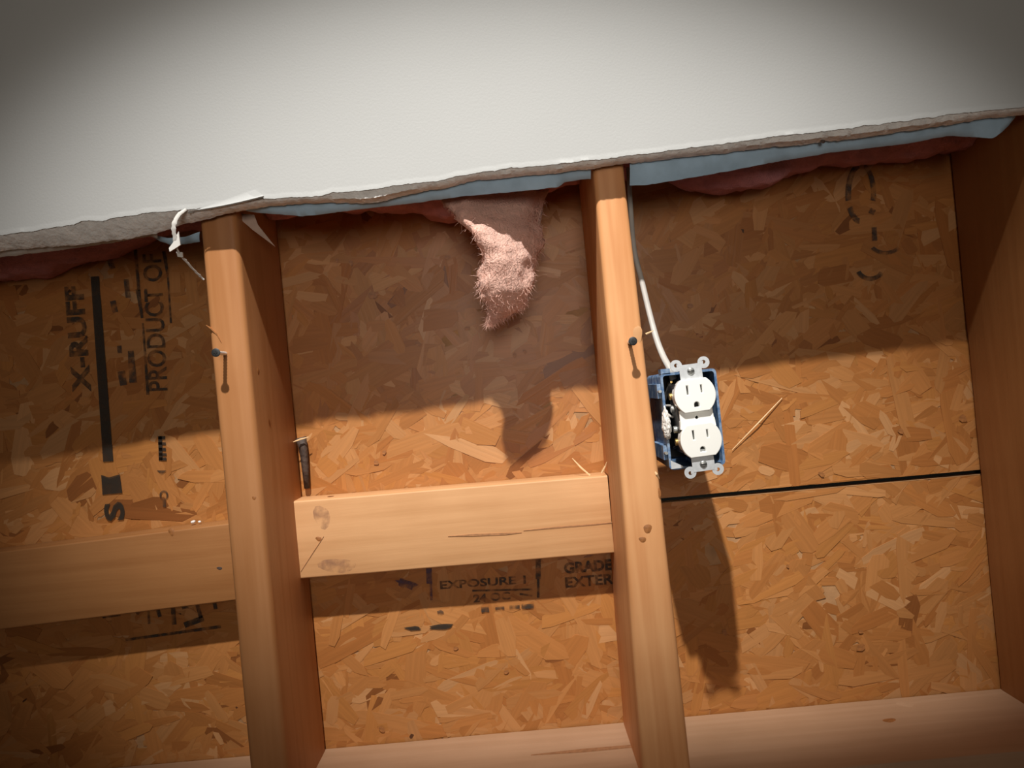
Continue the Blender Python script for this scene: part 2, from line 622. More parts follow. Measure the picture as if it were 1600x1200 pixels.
def ring_px(cx, cy, rx, ry, w, a0=0, a1=360, n=18):
    """ring or arc band as quads"""
    qs = []
    for k in range(n):
        t0, t1 = math.radians(a0 + (a1 - a0) * k / n), math.radians(a0 + (a1 - a0) * (k + 1) / n)
        qs.append([(cx + (rx) * math.cos(t0), cy + (ry) * math.sin(t0)), (cx + (rx) * math.cos(t1), cy + (ry) * math.sin(t1)),
                   (cx + (rx - w) * math.cos(t1), cy + (ry - w) * math.sin(t1)), (cx + (rx - w) * math.cos(t0), cy + (ry - w) * math.sin(t0))])
    return qs


def blob_px(cx, cy, rx, ry, n=14, rot=0.0, rough=0.18):
    out = []
    for k in range(n):
        t = 2 * math.pi * k / n
        f = 1 + random.uniform(-rough, rough)
        x, y = rx * f * math.cos(t), ry * f * math.sin(t)
        out.append((cx + x * math.cos(rot) - y * math.sin(rot), cy + x * math.sin(rot) + y * math.cos(rot)))
    return out


# stamps in the left bay, read from bottom to top
ink_poly(panel_up, [ink_bar((148, 432), (169, 721), 13, 16)], M['ink_bold'], 'stamp_bar', 'long dark printed bar')
ink_text(panel_up, 'S', (196, 812), (193, 783), 32, M['ink_bold'], 'bold printed letter S', 0.035)
ink_poly(panel_up, [[(160, 773), (158, 742), (170, 746), (187, 741), (191, 770)]], M['ink_bold'], 'stamp_mark', 'bold smudged printed letter')
ink_text(panel_up, 'X-RUFF', (143, 612), (130, 446), 30, M['ink'], 'printed letters X-RUFF', 0.04)
ink_text(panel_up, 'PRODUCT OF', (262, 610), (252, 396), 30, M['ink'], 'printed words PRODUCT OF', 0.016)
ink_poly(panel_up, [ink_bar((211, 388), (217, 455), 5), ink_bar((215, 452), (222, 497), 7, 4), ink_bar((223, 505), (231, 617), 3, 5),
                    ink_bar((256, 392), (262, 430), 6, 4), ink_bar((262, 430), (267, 505), 3)], M['ink'], 'stamp_frame', 'printed frame lines')
ink_poly(panel_up, [ink_bar((186, 540), (187, 552), 7), ink_bar((189, 580), (193, 602), 12, 11), ink_bar((204, 548), (208, 598), 9, 12),
                    ink_bar((176, 470), (180, 488), 9), ink_bar((197, 436), (200, 465), 8), ink_bar((170, 402), (176, 420), 9)],
         M['ink_faint'], 'stamp_mark', 'small worn illegible print')
ink_poly(panel_up, [ink_bar((250, 682), (251, 719), 6), ink_bar((247, 684), (258, 684), 5), ink_bar((247, 693), (259, 693), 4),
                    ink_bar((248, 702), (259, 702), 5), ink_bar((248, 710), (260, 710), 4), ink_bar((248, 717), (260, 717), 5)],
         M['ink_bold'], 'stamp_mark', 'small printed block with teeth')
ink_poly(panel_up, [[(245, 735), (260, 735), (252, 742)]], M['ink'], 'stamp_mark')
ink_poly(panel_up, ring_px(256, 774, 7, 8, 3) + [ink_bar((256, 782), (257, 792), 5)], M['ink'], 'stamp_mark')
# stamps below the middle block
ink_text(panel_lo, 'EXPOSURE 1', (688, 921), (822, 912), 13, M['ink'], 'printed words EXPOSURE 1', 0.03)
ink_text(panel_lo, '24 OC', (740, 942), (798, 937), 13, M['ink_faint'], 'worn printed figures', 0.04)
ink_text(panel_lo, 'GRADE', (882, 897), (957, 891), 18, M['ink'], 'printed word GRADE', 0.045)
ink_text(panel_lo, 'EXTERIOR', (884, 919), (1003, 909), 17, M['ink'], 'printed word EXTERIOR', 0.03)
ink_poly(panel_lo, [ink_bar((841, 872), (841, 905), 8), ink_bar((841, 905), (841, 934), 4), ink_bar((738, 923), (832, 921), 3),
                    ink_bar((752, 953), (764, 952), 8), ink_bar((774, 951), (788, 950), 5), ink_bar((796, 949), (812, 948), 6),
                    ink_bar((815, 948), (834, 947), 7), ink_bar((812, 928), (832, 931), 3)], M['ink'], 'stamp_frame', 'printed frame and dashes')
ink_poly(panel_lo, [ink_bar((670, 888), (671, 912), 9), ink_bar((673, 912), (674, 938), 4)], M['ink_purple'], 'stamp_frame')
ink_poly(panel_lo, [blob_px(634, 912, 18, 8, rot=0.3, rough=0.35)], M['ink_purple'], 'ink_smear', 'purple ink smear')
ink_poly(panel_lo, [blob_px(690, 979, 19, 4.5, rot=-0.1)], M['ink_bold'], 'ink_smear')
ink_poly(panel_lo, [blob_px(645, 982, 14, 3.5, rot=-0.05, rough=0.4)], M['ink_bold'], 'ink_smear')
ink_poly(panel_lo, [blob_px(688, 957, 5, 4)], M['ink_faint'], 'ink_smear')
# below the left block
ink_poly(panel_lo, [ink_bar((196, 1000), (345, 979), 4, 5), ink_bar((160, 964), (188, 960), 5), ink_bar((212, 958), (217, 952), 10),
                    ink_bar((232, 955), (233, 975), 4), ink_bar((246, 952), (250, 964), 6), ink_bar((270, 948), (272, 976), 7),
                    ink_bar((284, 950), (294, 948), 5), ink_bar((288, 977), (318, 966), 9), ink_bar((308, 945), (314, 966), 6),
                    ink_bar((320, 940), (338, 938), 4), ink_bar((334, 938), (337, 952), 6)], M['ink'], 'stamp_mark', 'cut off illegible print')
# worn print in the top of the right bay
ink_poly(panel_up, ring_px(1345, 302, 24, 48, 9, 165, 262) + ring_px(1345, 302, 24, 48, 8, 285, 375) + ring_px(1345, 302, 24, 48, 9, 95, 150)
         + [ink_bar((1365, 326), (1361, 334), 9), ink_bar((1366, 355), (1367, 376), 8)], M['ink_faint'], 'stamp_mark', 'worn oval print')
ink_poly(panel_up, ring_px(1384, 372, 30, 26, 6, 40, 140), M['ink_faint'], 'stamp_mark')
ink_poly(panel_up, ring_px(1360, 416, 24, 23, 7, 30, 155), M['ink'], 'stamp_mark')
# knots and holes in the flakes
for px, py, r in ((1345, 987, 4), (1345, 1012, 7), (1132, 988, 6), (1231, 885, 3), (548, 410, 5), (583, 461, 8), (731, 513, 5), (653, 537, 6),
                  (600, 707, 4), (588, 723, 5), (764, 372, 4), (804, 555, 4), (596, 1140, 6), (713, 1013, 4), (791, 1050, 4),
                  (1505, 654, 7), (1284, 741, 5), (1408, 674, 5), (820, 549, 4), (527, 407, 4), (699, 402, 5), (1079, 478, 5)):
    pan = panel_up if py < 760 else panel_lo
    ink_poly(pan, [blob_px(px, py, r, r * 0.7, 9, random.uniform(0, 3), 0.25)], M['knot'], 'knot_hole')
# splinters standing on the flakes
sl_v, sl_f = tube([P(1144, 703, Y_OSB - 0.003), P(1184, 662, Y_OSB - 0.005), P(1222, 622, Y_OSB - 0.003)], [0.0004, 0.0009, 0.0005], 6, 0.5)
make('wood_sliver', sl_v, sl_f, M['sliver'], panel_up, origin=P(1184, 662, Y_OSB), label='pale raised sliver of wood')


# ------------------------------------------------------------------ studs, blocks, plate
def stud(table, mat, seed, z0, z1, y0, y1, label, n=60, rad=0.0048):
    """table of (z, x_left, x_right)"""
    secs = []
    tl = [(z, a) for z, a, b in table]
    tr = [(z, b) for z, a, b in table]
    for i in range(n):
        z = z0 + (z1 - z0) * i / (n - 1)
        a = lerp_table(tl, z) + 0.0005 * nz(seed, 0, z * 9)
        b = lerp_table(tr, z) + 0.0005 * nz(seed + 5, 0, z * 9)
        f = 0.0006 * nz(seed + 9, 0, z * 7)
        secs.append((z, (a + b) / 2, (y0 + y1 + f) / 2, (b - a) / 2, (y1 - y0 - f) / 2, rad))
    v, f = lumber(secs, 'z')
    return make('wall_stud', v, f, mat, origin=((table[0][1] + table[0][2]) / 2, 0.07, z0), smooth=40, label=label, cat='stud',
                group='wall studs')


def xz(px, py, y=0.0):
    p = P(px, py, y)
    return p


s1 = stud([(-0.5, -0.2925, -0.2545), (0.3, -0.2945, -0.2575)], M['stud_a'], 1.0, Z_PLATE, Z_TOP - 0.04, 0.0, 0.1375,
          'amber wooden stud with a protruding screw, below the curled white paper strip', rad=0.0065)
s2 = stud([(-0.41, 0.0945, 0.1425), (-0.29, 0.0955, 0.1405), (-0.12, 0.0985, 0.1375), (0.0, 0.0995, 0.134), (0.1, 0.099, 0.1318), (0.2, 0.0985, 0.1295), (0.3, 0.098, 0.129)],
          M['stud_b'], 4.0, Z_PLATE, Z_TOP - 0.04, 0.0, 0.1375, 'honey-coloured wooden stud beside the blue outlet box')
s3 = stud([(-0.5, 0.537, 0.575), (0.3, 0.534, 0.572)], M['stud_c'], 8.0, Z_PLATE, Z_TOP - 0.04, 0.0, 0.1375,
          'dark brown wooden stud at the right edge, its broad side showing')


def board(name, x0, x1, zl, zr, h, y0, y1, mat, seed, label, cat, group=None, n=30, r=0.002):
    secs = []
    for i in range(n):
        t = i / (n - 1)
        x = x0 + (x1 - x0) * t
        zt = zl + (zr - zl) * t + 0.0006 * nz(seed, x * 8, 0)
        secs.append((x, (y0 + y1) / 2, zt - h / 2, (y1 - y0) / 2 + 0.0003 * nz(seed + 3, x * 11, 0), h / 2, r))
    v, f = lumber(secs, 'x')
    return make(name, v, f, mat, origin=((x0 + x1) / 2, (y0 + y1) / 2, (zl + zr) / 2 - h), smooth=40, label=label, cat=cat, group=group)


b1 = board('blocking_board', -0.2570, 0.0975, -0.1095, -0.1120, 0.0875, 0.101, 0.1372, M['block'], 2.0,
           'pale wooden blocking board nailed between the two middle studs', 'board', 'blocking boards')
b2 = board('blocking_board', -0.70, -0.2955, -0.141, -0.1265, 0.0870, 0.101, 0.1372, M['block_shaded'], 6.0,
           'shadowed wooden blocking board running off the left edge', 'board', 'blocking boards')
plate = board('sole_plate', X0, X1, Z_PLATE, Z_PLATE, 0.038, -0.001, 0.1375, M['plate'], 9.0,
              'dusty pale wooden sole plate under the studs', 'board', n=50)


def lens(parent, ctr, rx, rz, mat, name, normal='y', label=None, h=0.00015, n=14):
    """slightly domed knot set in a face; normal 'y' faces the room, 'x' / '-x' a stud side"""
    v, f = [], []
    for ring, (s, d) in enumerate(((1.0, -0.0003), (0.75, h * 0.7), (0.0, h))):
        m = n if s else 1
        for k in range(m):
            t = 2 * math.pi * k / n
            wob = 1 + 0.14 * math.sin(2 * t + rx * 900) + 0.08 * math.sin(3 * t)
            a, b = rx * s * wob * math.cos(t), rz * s * wob * math.sin(t)
            if normal == 'y': v.append((ctr[0] + a, ctr[1] - d, ctr[2] + b))
            elif normal == 'x': v.append((ctr[0] + d, ctr[1] + a, ctr[2] + b))
            else: v.append((ctr[0] + a, ctr[1] + b, ctr[2] + d))
    for k in range(n):
        f.append((k, (k + 1) % n, n + (k + 1) % n, n + k))
        f.append((n + k, n + (k + 1) % n, 2 * n))
    return make(name, v, f, mat, parent, origin=ctr, smooth=180, label=label)


lens(s2, P(1012, 826, 0), 0.0056, 0.0048, M['knot'], 'knot')
lens(s2, P(1004, 843, 0), 0.0046, 0.0030, M['knot'], 'knot')
lens(s2, P(1027, 770, 0.0005), 0.0040, 0.0062, M['knot'], 'knot', label='dark chewed nick on the stud edge')
lens(s1, P(404, 580, 0.006), 0.003, 0.004, M['knot'], 'knot', 'x')
lens(s1, P(392, 985, 0), 0.0026, 0.0026, M['knot'], 'knot')
lens(s1, P(397, 778, 0.0), 0.0022, 0.003, M['knot'], 'knot')
lens(b2, P(343, 888, 0.101), 0.0040, 0.0022, M['dark_brown'], 'knot')
lens(b2, P(268, 832, 0.101), 0.0035, 0.005, M['knot'], 'knot')
lens(b1, P(498, 842, 0.101), 0.0040, 0.003, M['knot'], 'knot')
lens(b1, P(515, 768, 0.115), 0.0045, 0.004, M['knot'], 'knot', 'z')
lens(plate, (P(1387, 1133, 0.09).x, 0.085, Z_PLATE), 0.008, 0.006, M['knot'], 'knot', 'z')
lens(plate, (P(1415, 1105, 0.12).x, 0.12, Z_PLATE), 0.010, 0.010, M['plate'], 'knot', 'z')


def crack(parent, pts, widths, mat=None, name='split'):
    """thin dark split running over a front face; pts are pixels, y the face depth"""
    v, f = [], []
    for (px, py, y), w in zip(pts, widths):
        p = P(px, py, y)
        v += [(p.x, y - 0.0006, p.z + w / 2), (p.x, y - 0.0006, p.z - w / 2), (p.x, y + 0.002, p.z - w / 2), (p.x, y + 0.002, p.z + w / 2)]
    m = len(pts)
    for i in range(m - 1):
        for k in range(4):
            f.append((i * 4 + k, i * 4 + (k + 1) % 4, i * 4 + 4 + (k + 1) % 4, i * 4 + 4 + k))
    f += [(0, 1, 2, 3), tuple(range((m - 1) * 4, m * 4))]
    return make(name, v, f, mat or M['crack'], parent, origin=P(*pts[0]))


crack(b1, [(700, 838, .101), (740, 836, .101), (790, 834, .101), (815, 832, .101)], [.0004, .0024, .0022, .0004])
crack(b1, [(818, 829, .101), (870, 824, .101), (920, 820, .101), (962, 816, .101)], [.0004, .0016, .0013, .0007])
crack(b1, [(470, 893, .101), (490, 862, .101), (506, 838, .101)], [.0005, .0010, .0004])
crack(s1, [(346, 535, 0), (339, 522, 0), (328, 512, 0), (322, 508, 0)], [.0003, .0018, .0014, .0004], M['knot'])
v, f = [], []
crk = [(0.085, 0.085), (0.02, 0.083), (-0.02, 0.080)]
crk_x = [P(1000, 1163, 0.085).x, P(910, 1172, 0.085).x, P(830, 1180, 0.085).x]
for (x, w) in zip(crk_x, (0.0026, 0.0034, 0.0006)):
    v += [(x, 0.078 - w, Z_PLATE + 0.0006), (x, 0.078 + w, Z_PLATE + 0.0006), (x, 0.078 + w, Z_PLATE - 0.002), (x, 0.078 - w, Z_PLATE - 0.002)]
for i in range(2):
    for k in range(4):
        f.append((i * 4 + k, i * 4 + (k + 1) % 4, i * 4 + 4 + (k + 1) % 4, i * 4 + 4 + k))
f += [(0, 1, 2, 3), (8, 9, 10, 11)]
make('split', v, f, M['crack'], plate, origin=v[0])

lens(b1, P(528, 884, 0.101), 0.024, 0.010, M['stain'], 'stain', label='faint grey smudge', h=0.00008)
lens(b1, P(503, 808, 0.101), 0.010, 0.016, M['stain'], 'stain', h=0.00008)
# dark strip along the back edge of the first stud, splinters on the block
pts = [P(470, 684, 0.132), P(474, 700, 0.131), P(477, 730, 0.1325), P(480, 763, 0.134)]
v, f = tube(pts, [0.0065, 0.0050, 0.0042, 0.0035], 7, 0.8)
make('edge_strip', v, f, M['dark_brown'], s1, origin=pts[0], smooth=180, label='dark strip on the stud edge')
v, f = tube([P(457, 691, 0.12), P(468, 687, 0.122), P(482, 683, 0.124)], [0.0004, 0.001, 0.0005], 5)
make('splinter', v, f, M['sliver'], s1, origin=P(468, 687, 0.12))
v, f = tube([P(894, 716, 0.12), P(908, 731, 0.115), P(922, 743, 0.112)], [0.0004, 0.0011, 0.0009], 5)
make('splinter', v, f, M['sliver'], b1, origin=P(922, 743, 0.112))
v, f = tube([P(940, 739, 0.105), P(946, 728, 0.104), P(948, 722, 0.102)], [0.0009, 0.0008, 0.0003], 5)
make('splinter', v, f, M['sliver'], b1, origin=P(940, 739, 0.105))
v, f = tube([P(1009, 522, 0.004), P(1016, 519, 0.003), P(1022, 516, 0.002)], [0.0010, 0.0008, 0.0002], 5)
make('splinter', v, f, M['sliver'], s2, origin=P(1009, 522, 0.004))
v, f = tube([P(1022, 735, 0.001), P(1026, 741, 0.0), P(1030, 748, 0.002)], [0.0006, 0.0013, 0.0004], 5)
make('splinter', v, f, M['sliver'], s2, origin=P(1022, 735, 0.001))
# crumbs of plaster on the left block
for px, py, r, lb in ((301, 805, 0.0028, 'larger of two white plaster crumbs on the left blocking board'),
                      (311, 803, 0.0019, 'smaller of two white plaster crumbs on the left blocking board')):
    bm = bmesh.new()
    bmesh.ops.create_icosphere(bm, subdivisions=2, radius=r)
    for q in bm.verts:
        q.co *= 1 + 0.35 * nz(q.co.x, q.co.y, q.co.z, 700)
        q.co.z *= 0.7
    me = bpy.data.meshes.new('plaster_crumb')
    bm.to_mesh(me); bm.free()
    c = P(px, py, 0.125)
    link('plaster_crumb', me, M['plaster'], None, (c.x, c.y, -0.1275 + r * 0.55), 180,
         label=lb, cat='crumb', group='plaster crumbs on the left board')


# ------------------------------------------------------------------ drywall above
Y_DF, Y_DB = -0.024, -0.008       # room side and cavity side of the sheet
FRONT = [(-980, 478), (-320, 404), (0, 369), (60, 360), (122, 350), (128, 346), (155, 345), (235, 332), (300, 328), (360, 320), (412, 311), (440, 310),
         (500, 307), (520, 301), (560, 299), (620, 291), (690, 282), (735, 271), (790, 264), (850, 259), (925, 251), (1010, 240),
         (1080, 231), (1150, 222), (1250, 210), (1345, 198), (1440, 186), (1500, 177), (1600, 168), (1950, 130), (2540, 72)]
BACK = [(-980, 506), (-320, 432), (0, 392), (100, 385), (170, 376), (230, 367), (270, 353), (310, 344), (365, 331), (415, 323), (470, 319), (510, 317), (560, 319),
        (600, 315), (640, 303), (690, 295), (740, 284), (800, 277), (860, 272), (925, 264), (985, 256), (1060, 247), (1130, 240), (1200, 231), (1260, 226),
        (1320, 219), (1400, 208), (1480, 197), (1540, 186), (1600, 180), (1950, 142), (2540, 84)]


def dense(tab, lo, hi, n, y, jit, seed, fr=1.0):
    out = []
    for i in range(n):
        px = lo + (hi - lo) * i / (n - 1)
        p = P(px, lerp_table(tab, px), y)
        p.z += jit * (nz(seed, px * 0.04 * fr, 0) + 0.6 * nz(seed + 3, px * 0.16 * fr, 0) + 0.4 * nz(seed + 8, px * 0.45 * fr, 0))
        out.append(p)
    return out


NF = 1180
fe = dense(FRONT, -980, 2540, NF, Y_DF, 0.0010, 0.5)
be = dense(BACK, -980, 2540, NF, Y_DB, 0.0010, 7.5)
v, f = [], []
for i in range(NF):
    p, b = fe[i], be[i]
    burr = 0.0007 + 0.0009 * max(0.0, nz(i * 0.11, 3.3, 0)) + 0.002 * max(0.0, nz(i * 0.19, 9.1, 0) - 0.45)
    v += [(p.x, Y_DF, Z_TOP), (p.x, Y_DF, p.z + 0.006), (p.x, Y_DF, p.z + 0.004), (p.x, Y_DF - burr, p.z + 0.0006), (p.x, Y_DF - burr * 0.9, p.z),
          (p.x, Y_DF + 0.0012, p.z + 0.0002),
          (p.x, Y_DB - 0.001, max(p.z, b.z) + 0.004), (p.x, Y_DB, Z_TOP)]
for i in range(NF - 1):
    for k in range(8):
        a, c = i * 8 + k, i * 8 + (k + 1) % 8
        f.append((a, c, c + 8, a + 8))
f += [tuple(range(8)), tuple(range((NF - 1) * 8, NF * 8))]
dry = make('drywall_sheet', v, f, M['paint'], origin=(0, Y_DF, 0.2), smooth=30,
           label='white painted drywall sheet with a torn lower edge above the studs', cat='drywall')
# broken core
v, f = [], []
for i in range(NF):
    p, b = fe[i], be[i]
    j = [0.0009 * nz(i * 0.21, k * 2.7, 1.0) for k in range(4)]
    fr = min(0.78, max(0.25, 0.25 + (p.x + 0.34) * 3.5))
    z1 = p.z + fr * (b.z - p.z) + j[0] * 0.7
    z2 = p.z + 0.90 * (b.z - p.z) + j[1] * 0.7
    v += [(p.x, Y_DF + 0.0008, p.z + 0.0012), (p.x, Y_DF + 0.0014 + j[2] * 0.5, p.z - 0.0002), (p.x, Y_DF + 0.0040 + j[3] * 0.7, z1), (p.x, Y_DB - 0.004 + j[2], z2), (p.x, Y_DB - 0.0006, b.z),
          (p.x, Y_DB - 0.0002, max(p.z, b.z) + 0.006), (p.x, Y_DF + 0.003, max(p.z, b.z) + 0.006)]
for i in range(NF - 1):
    for k in range(7):
        a, c = i * 7 + k, i * 7 + (k + 1) % 7
        f.append((a, c, c + 7, a + 7))
f += [tuple(range(7)), tuple(range((NF - 1) * 7, NF * 7))]
make('gypsum_edge', v, f, M['gypsum'], dry, origin=(0, Y_DF, 0.2), smooth=50, label='rough broken gypsum core along the torn edge')


def paper(name, top, bot, y_top, y_bot, mat, label, lo, hi, seed, n=120, jit=0.0006, th=0.0009):
    """hanging torn paper: top and bottom pixel tables, slightly wavy, with thickness"""
    v, f = [], []
    for i in range(n):
        px = lo + (hi - lo) * i / (n - 1)
        wob = 0.0016 * nz(seed, px * 0.012, 0)
        a = P(px, lerp_table(top, px), y_top + wob * 0.4)
        b = P(px, lerp_table(bot, px), y_bot + wob)
        b.z += jit * (nz(seed + 2, px * 0.06, 0) + 0.6 * nz(seed + 4, px * 0.23, 0))
        a.z = max(a.z, b.z + 0.001)
        for t in (0, 0.35, 0.7, 1):
            q = a.lerp(b, t)
            q.y += 0.0014 * math.sin(t * 3.1) * (-1)
            v.append(q.copy())
        for t in (1, 0.7, 0.35, 0):
            q = a.lerp(b, t)
            q.y += 0.0014 * math.sin(t * 3.1) * (-1) + th
            v.append(q.copy())
    for i in range(n - 1):
        for k in range(8):
            x, z = i * 8 + k, i * 8 + (k + 1) % 8
            f.append((x, z, z + 8, x + 8))
    f += [tuple(range(8)), tuple(range((n - 1) * 8, n * 8))]
    return make(name, v, f, mat, dry, origin=P((lo + hi) / 2, lerp_table(top, (lo + hi) / 2), y_top), smooth=50, label=label)


up = [(x, y - 9) for x, y in BACK]
paper('backing_paper', up, [(374, 326), (392, 331), (412, 333), (440, 335), (470, 338), (500, 335), (560, 327), (640, 318), (720, 307), (830, 297), (874, 292), (880, 285), (905, 281), (922, 279)],
      Y_DB + 0.0014, 0.002, M['paper_blue'], 'torn blue-grey paper hanging between the middle studs', 376, 923, 1.0)
paper('backing_paper', up, [(984, 290), (1010, 289), (1060, 281), (1130, 269), (1200, 255), (1300, 238), (1420, 224), (1480, 212), (1520, 214), (1553, 216), (1566, 206), (1576, 196), (1586, 184)],
      Y_DB + 0.0014, 0.004, M['paper_blue'], 'torn blue-grey paper hanging to the right of the second stud', 984, 1586, 5.0)
paper('backing_paper', up, [(-60, 412), (0, 402), (100, 390), (170, 380), (232, 369), (246, 372)],
      Y_DB + 0.0014, 0.003, M['paper_white'], 'grey paper under the torn edge at the left', -60, 246, 9.0)
paper('backing_paper', [(236, 366), (262, 372), (290, 370), (312, 362)], [(236, 368), (250, 377), (270, 384), (290, 381), (312, 378)],
      0.010, 0.016, M['paper_blue'], 'drooping blue-grey paper tongue left of the first stud', 237, 312, 12.0, 40)
# bent paint flap and its hanging strip
top = [(292, 333), (330, 320), (398, 296)]
v, f = [], []
for i in range(24):
    t = i / 23
    px = 294 + (412 - 294) * t
    a = P(294 + (398 - 294) * t, lerp_table(top, 294 + (398 - 294) * t), Y_DF - 0.0008)
    out = 0.0012 + 0.0042 * t
    b = P(px, 330 - 24 * t + 2.0 * math.sin(t * 3.1), Y_DF - out)
    m_ = a.lerp(b, 0.75); m_.y = Y_DF - 0.0010 - out * 0.12
    for q in (a, m_, b): v.append(q.copy())
    for q in (b, m_, a): v.append(q + Vector((0, 0.0011, -0.0009)))
for i in range(23):
    for k in range(6):
        f.append((i * 6 + k, i * 6 + (k + 1) % 6, i * 6 + 6 + (k + 1) % 6, i * 6 + 6 + k))
f += [tuple(range(6)), tuple(range(23 * 6, 24 * 6))]
make('paper_flap', v, f, M['paint'], dry, origin=P(350, 318, Y_DF), smooth=50, label='strip of painted paper bent outward')
path = spline([P(291, 327, Y_DF - 0.003), P(279, 336, -0.030), P(272, 350, -0.032), P(272, 366, -0.030), P(275, 384, -0.026), P(282, 398, -0.018),
               P(296, 414, -0.008), P(312, 431, 0.004), P(319, 437, 0.008)], 60)
rad = []
for i in range(60):
    t = i / 59
    r = 0.0009 + 0.0011 * math.exp(-((t - 0.28) / 0.2) ** 2) + 0.0004 * abs(nz(i * 0.7, 1.0, 0)) + 0.0003 * (1 - t)
    rad.append(r)
v, f = tube(path, rad, 7, 0.45)
v = [p + Vector((nz(p.x, p.y, p.z, 420) * 0.0009, 0, nz(p.z, p.x, p.y, 420) * 0.0006)) for p in v]
strip = make('paper_strip', v, f, M['paper_white'], dry, origin=path[0], smooth=60, label='thin torn white paper strip hanging from the drywall edge')
tv, tf = prism([(0, 0), (0.006, 0.010), (0.0065, -0.003), (0.003, -0.005), (-0.004, -0.0085), (-0.0045, -0.005)], -0.0008, 0.0008)
c = P(271, 379, -0.028)
make('torn_scrap', [Vector(q) + c for q in tv], tf, M['paper_white'], strip, origin=c)
c = P(281, 398, -0.019)
tv, tf = prism([(-0.003, 0.003), (0.003, 0.002), (0.003, -0.003), (-0.002, -0.002)], -0.0007, 0.0007)
make('torn_scrap', [Vector(q) + c for q in tv], tf, M['paper_white'], strip, origin=c)
# scrap of paper hanging beside the first stud
v, f = join([prism([(P(a, b, 0.02).x, P(a, b, 0.02).z) for a, b in ((366, 334), (398, 336), (404, 352), (431, 386), (396, 360))], 0.018, 0.0188)])
make('paper_scrap', v, f, M['scrap'], dry, origin=P(380, 335, 0.018), label='thin torn scrap beside the stud top')
lens(dry, P(1286, 221, Y_DF + 0.010), 0.0022, 0.002, M['dark_brown'], 'nail_hole')


# ------------------------------------------------------------------ insulation
def batt(xa, xb, prof, mat, label, seed, y_back=0.1365, nx=70):
    """prof: (x_world, z_bottom, y_front) ; rounded lumpy bottom"""
    tz = [(a, b) for a, b, c in prof]
    ty = [(a, c) for a, b, c in prof]
    v, f = [], []
    ns = 26
    zt = Z_TOP - 0.05
    for i in range(nx):
        x = xa + (xb - xa) * i / (nx - 1)
        zb, yf = lerp_table(tz, x), lerp_table(ty, x)
        R = 0.030
        sec = [(yf, zt), (yf, 0.6)]
        for k in range(8):
            sec.append((yf, 0.45 - (0.45 - (zb + R)) * k / 7))
        for k in range(1, 7):
            a = math.pi / 2 * k / 6
            sec.append((yf + R * (1 - math.cos(a)), zb + R - R * math.sin(a)))
        for k in range(1, 7):
            sec.append((yf + R + (y_back - yf - R) * k / 6, zb + 0.006 * k / 6))
        sec += [(y_back, zb + 0.1), (y_back, 0.6), (y_back, 0.9), (y_back, zt)]
        sec = sec[:ns]
        for y, z in sec:
            d = 0.006 * nz(x * 26 + seed, y * 26, z * 26) + 0.003 * nz(x * 75 + seed, y * 75, z * 75)
            k = 1.0 if z < 0.5 else 0.0
            yy = min(max(y + d * k, 0.001), 0.1368)
            v.append((x, yy, z + d * 1.3 * k))
    for i in range(nx - 1):
        for k in range(ns - 1):
            a = i * ns + k
            f.append((a, a + 1, a + ns + 1, a + ns))
        f.append((i * ns + ns - 1, i * ns, i * ns + ns, i * ns + 2 * ns - 1))
    f += [tuple(range(ns)), tuple(range((nx - 1) * ns, nx * ns))]
    return make('insulation_batt', v, f, mat, origin=((xa + xb) / 2, 0.07, 0.2), smooth=180, label=label, cat='insulation',
                group='pink insulation batts')


def bp(px, py, y):
    p = P(px, py, y)
    return (p.x, p.z, y)


bt_mid = batt(-0.2535, 0.0955, [bp(462, 322, 0.07), bp(560, 312, 0.06), bp(630, 316, 0.055), bp(660, 325, 0.05), bp(700, 326, 0.045), bp(760, 325, 0.05), bp(845, 316, 0.06), bp(856, 282, 0.065), bp(910, 270, 0.07)],
              M['wool'], 'pink glass wool between the middle studs with a tuft hanging down', 3.0)
batt(0.1335, 0.533, [bp(1030, 262, 0.075), bp(1070, 272, 0.07), bp(1100, 281, 0.06), bp(1180, 283, 0.055), bp(1235, 274, 0.055), bp(1265, 255, 0.06), bp(1320, 240, 0.065), bp(1400, 236, 0.065), bp(1520, 218, 0.06)],
     M['wool'], 'pink glass wool peeping under the drywall right of the outlet box stud', 14.0)
batt(-0.72, -0.298, [bp(-140, 440, 0.06), bp(0, 425, 0.06), bp(60, 405, 0.06), bp(130, 392, 0.065), bp(200, 365, 0.07), bp(300, 345, 0.07)],
     M['wool'], 'dim glass wool under the drywall at the far left', 23.0)

# hanging tuft
ROWS = [(300, 684, 853, 0.040, 0.078, 0.016), (318, 694, 850, 0.028, 0.076, 0.015), (335, 713, 847, 0.014, 0.074, 0.014), (350, 726, 844, 0.006, 0.072, 0.013),
        (368, 746, 841, 0.002, 0.068, 0.014), (388, 756, 838, 0.002, 0.062, 0.015), (408, 757, 834, 0.003, 0.054, 0.016), (428, 752, 831, 0.006, 0.047, 0.017),
        (448, 746, 828, 0.010, 0.042, 0.017), (463, 751, 825, 0.014, 0.040, 0.015), (474, 760, 822, 0.019, 0.041, 0.012), (484, 761, 814, 0.024, 0.042, 0.009),
        (493, 760, 796, 0.028, 0.042, 0.006), (501, 759, 776, 0.030, 0.038, 0.003), (506, 760, 766, 0.032, 0.034, 0.001)]
NR, NS = 60, 36
v, f = [], []
rows = []
for i in range(NR):
    t = i / (NR - 1) * (len(ROWS) - 1)
    k = min(int(t), len(ROWS) - 2)
    g = t - k
    rows.append([ROWS[k][j] * (1 - g) + ROWS[k + 1][j] * g for j in range(6)])
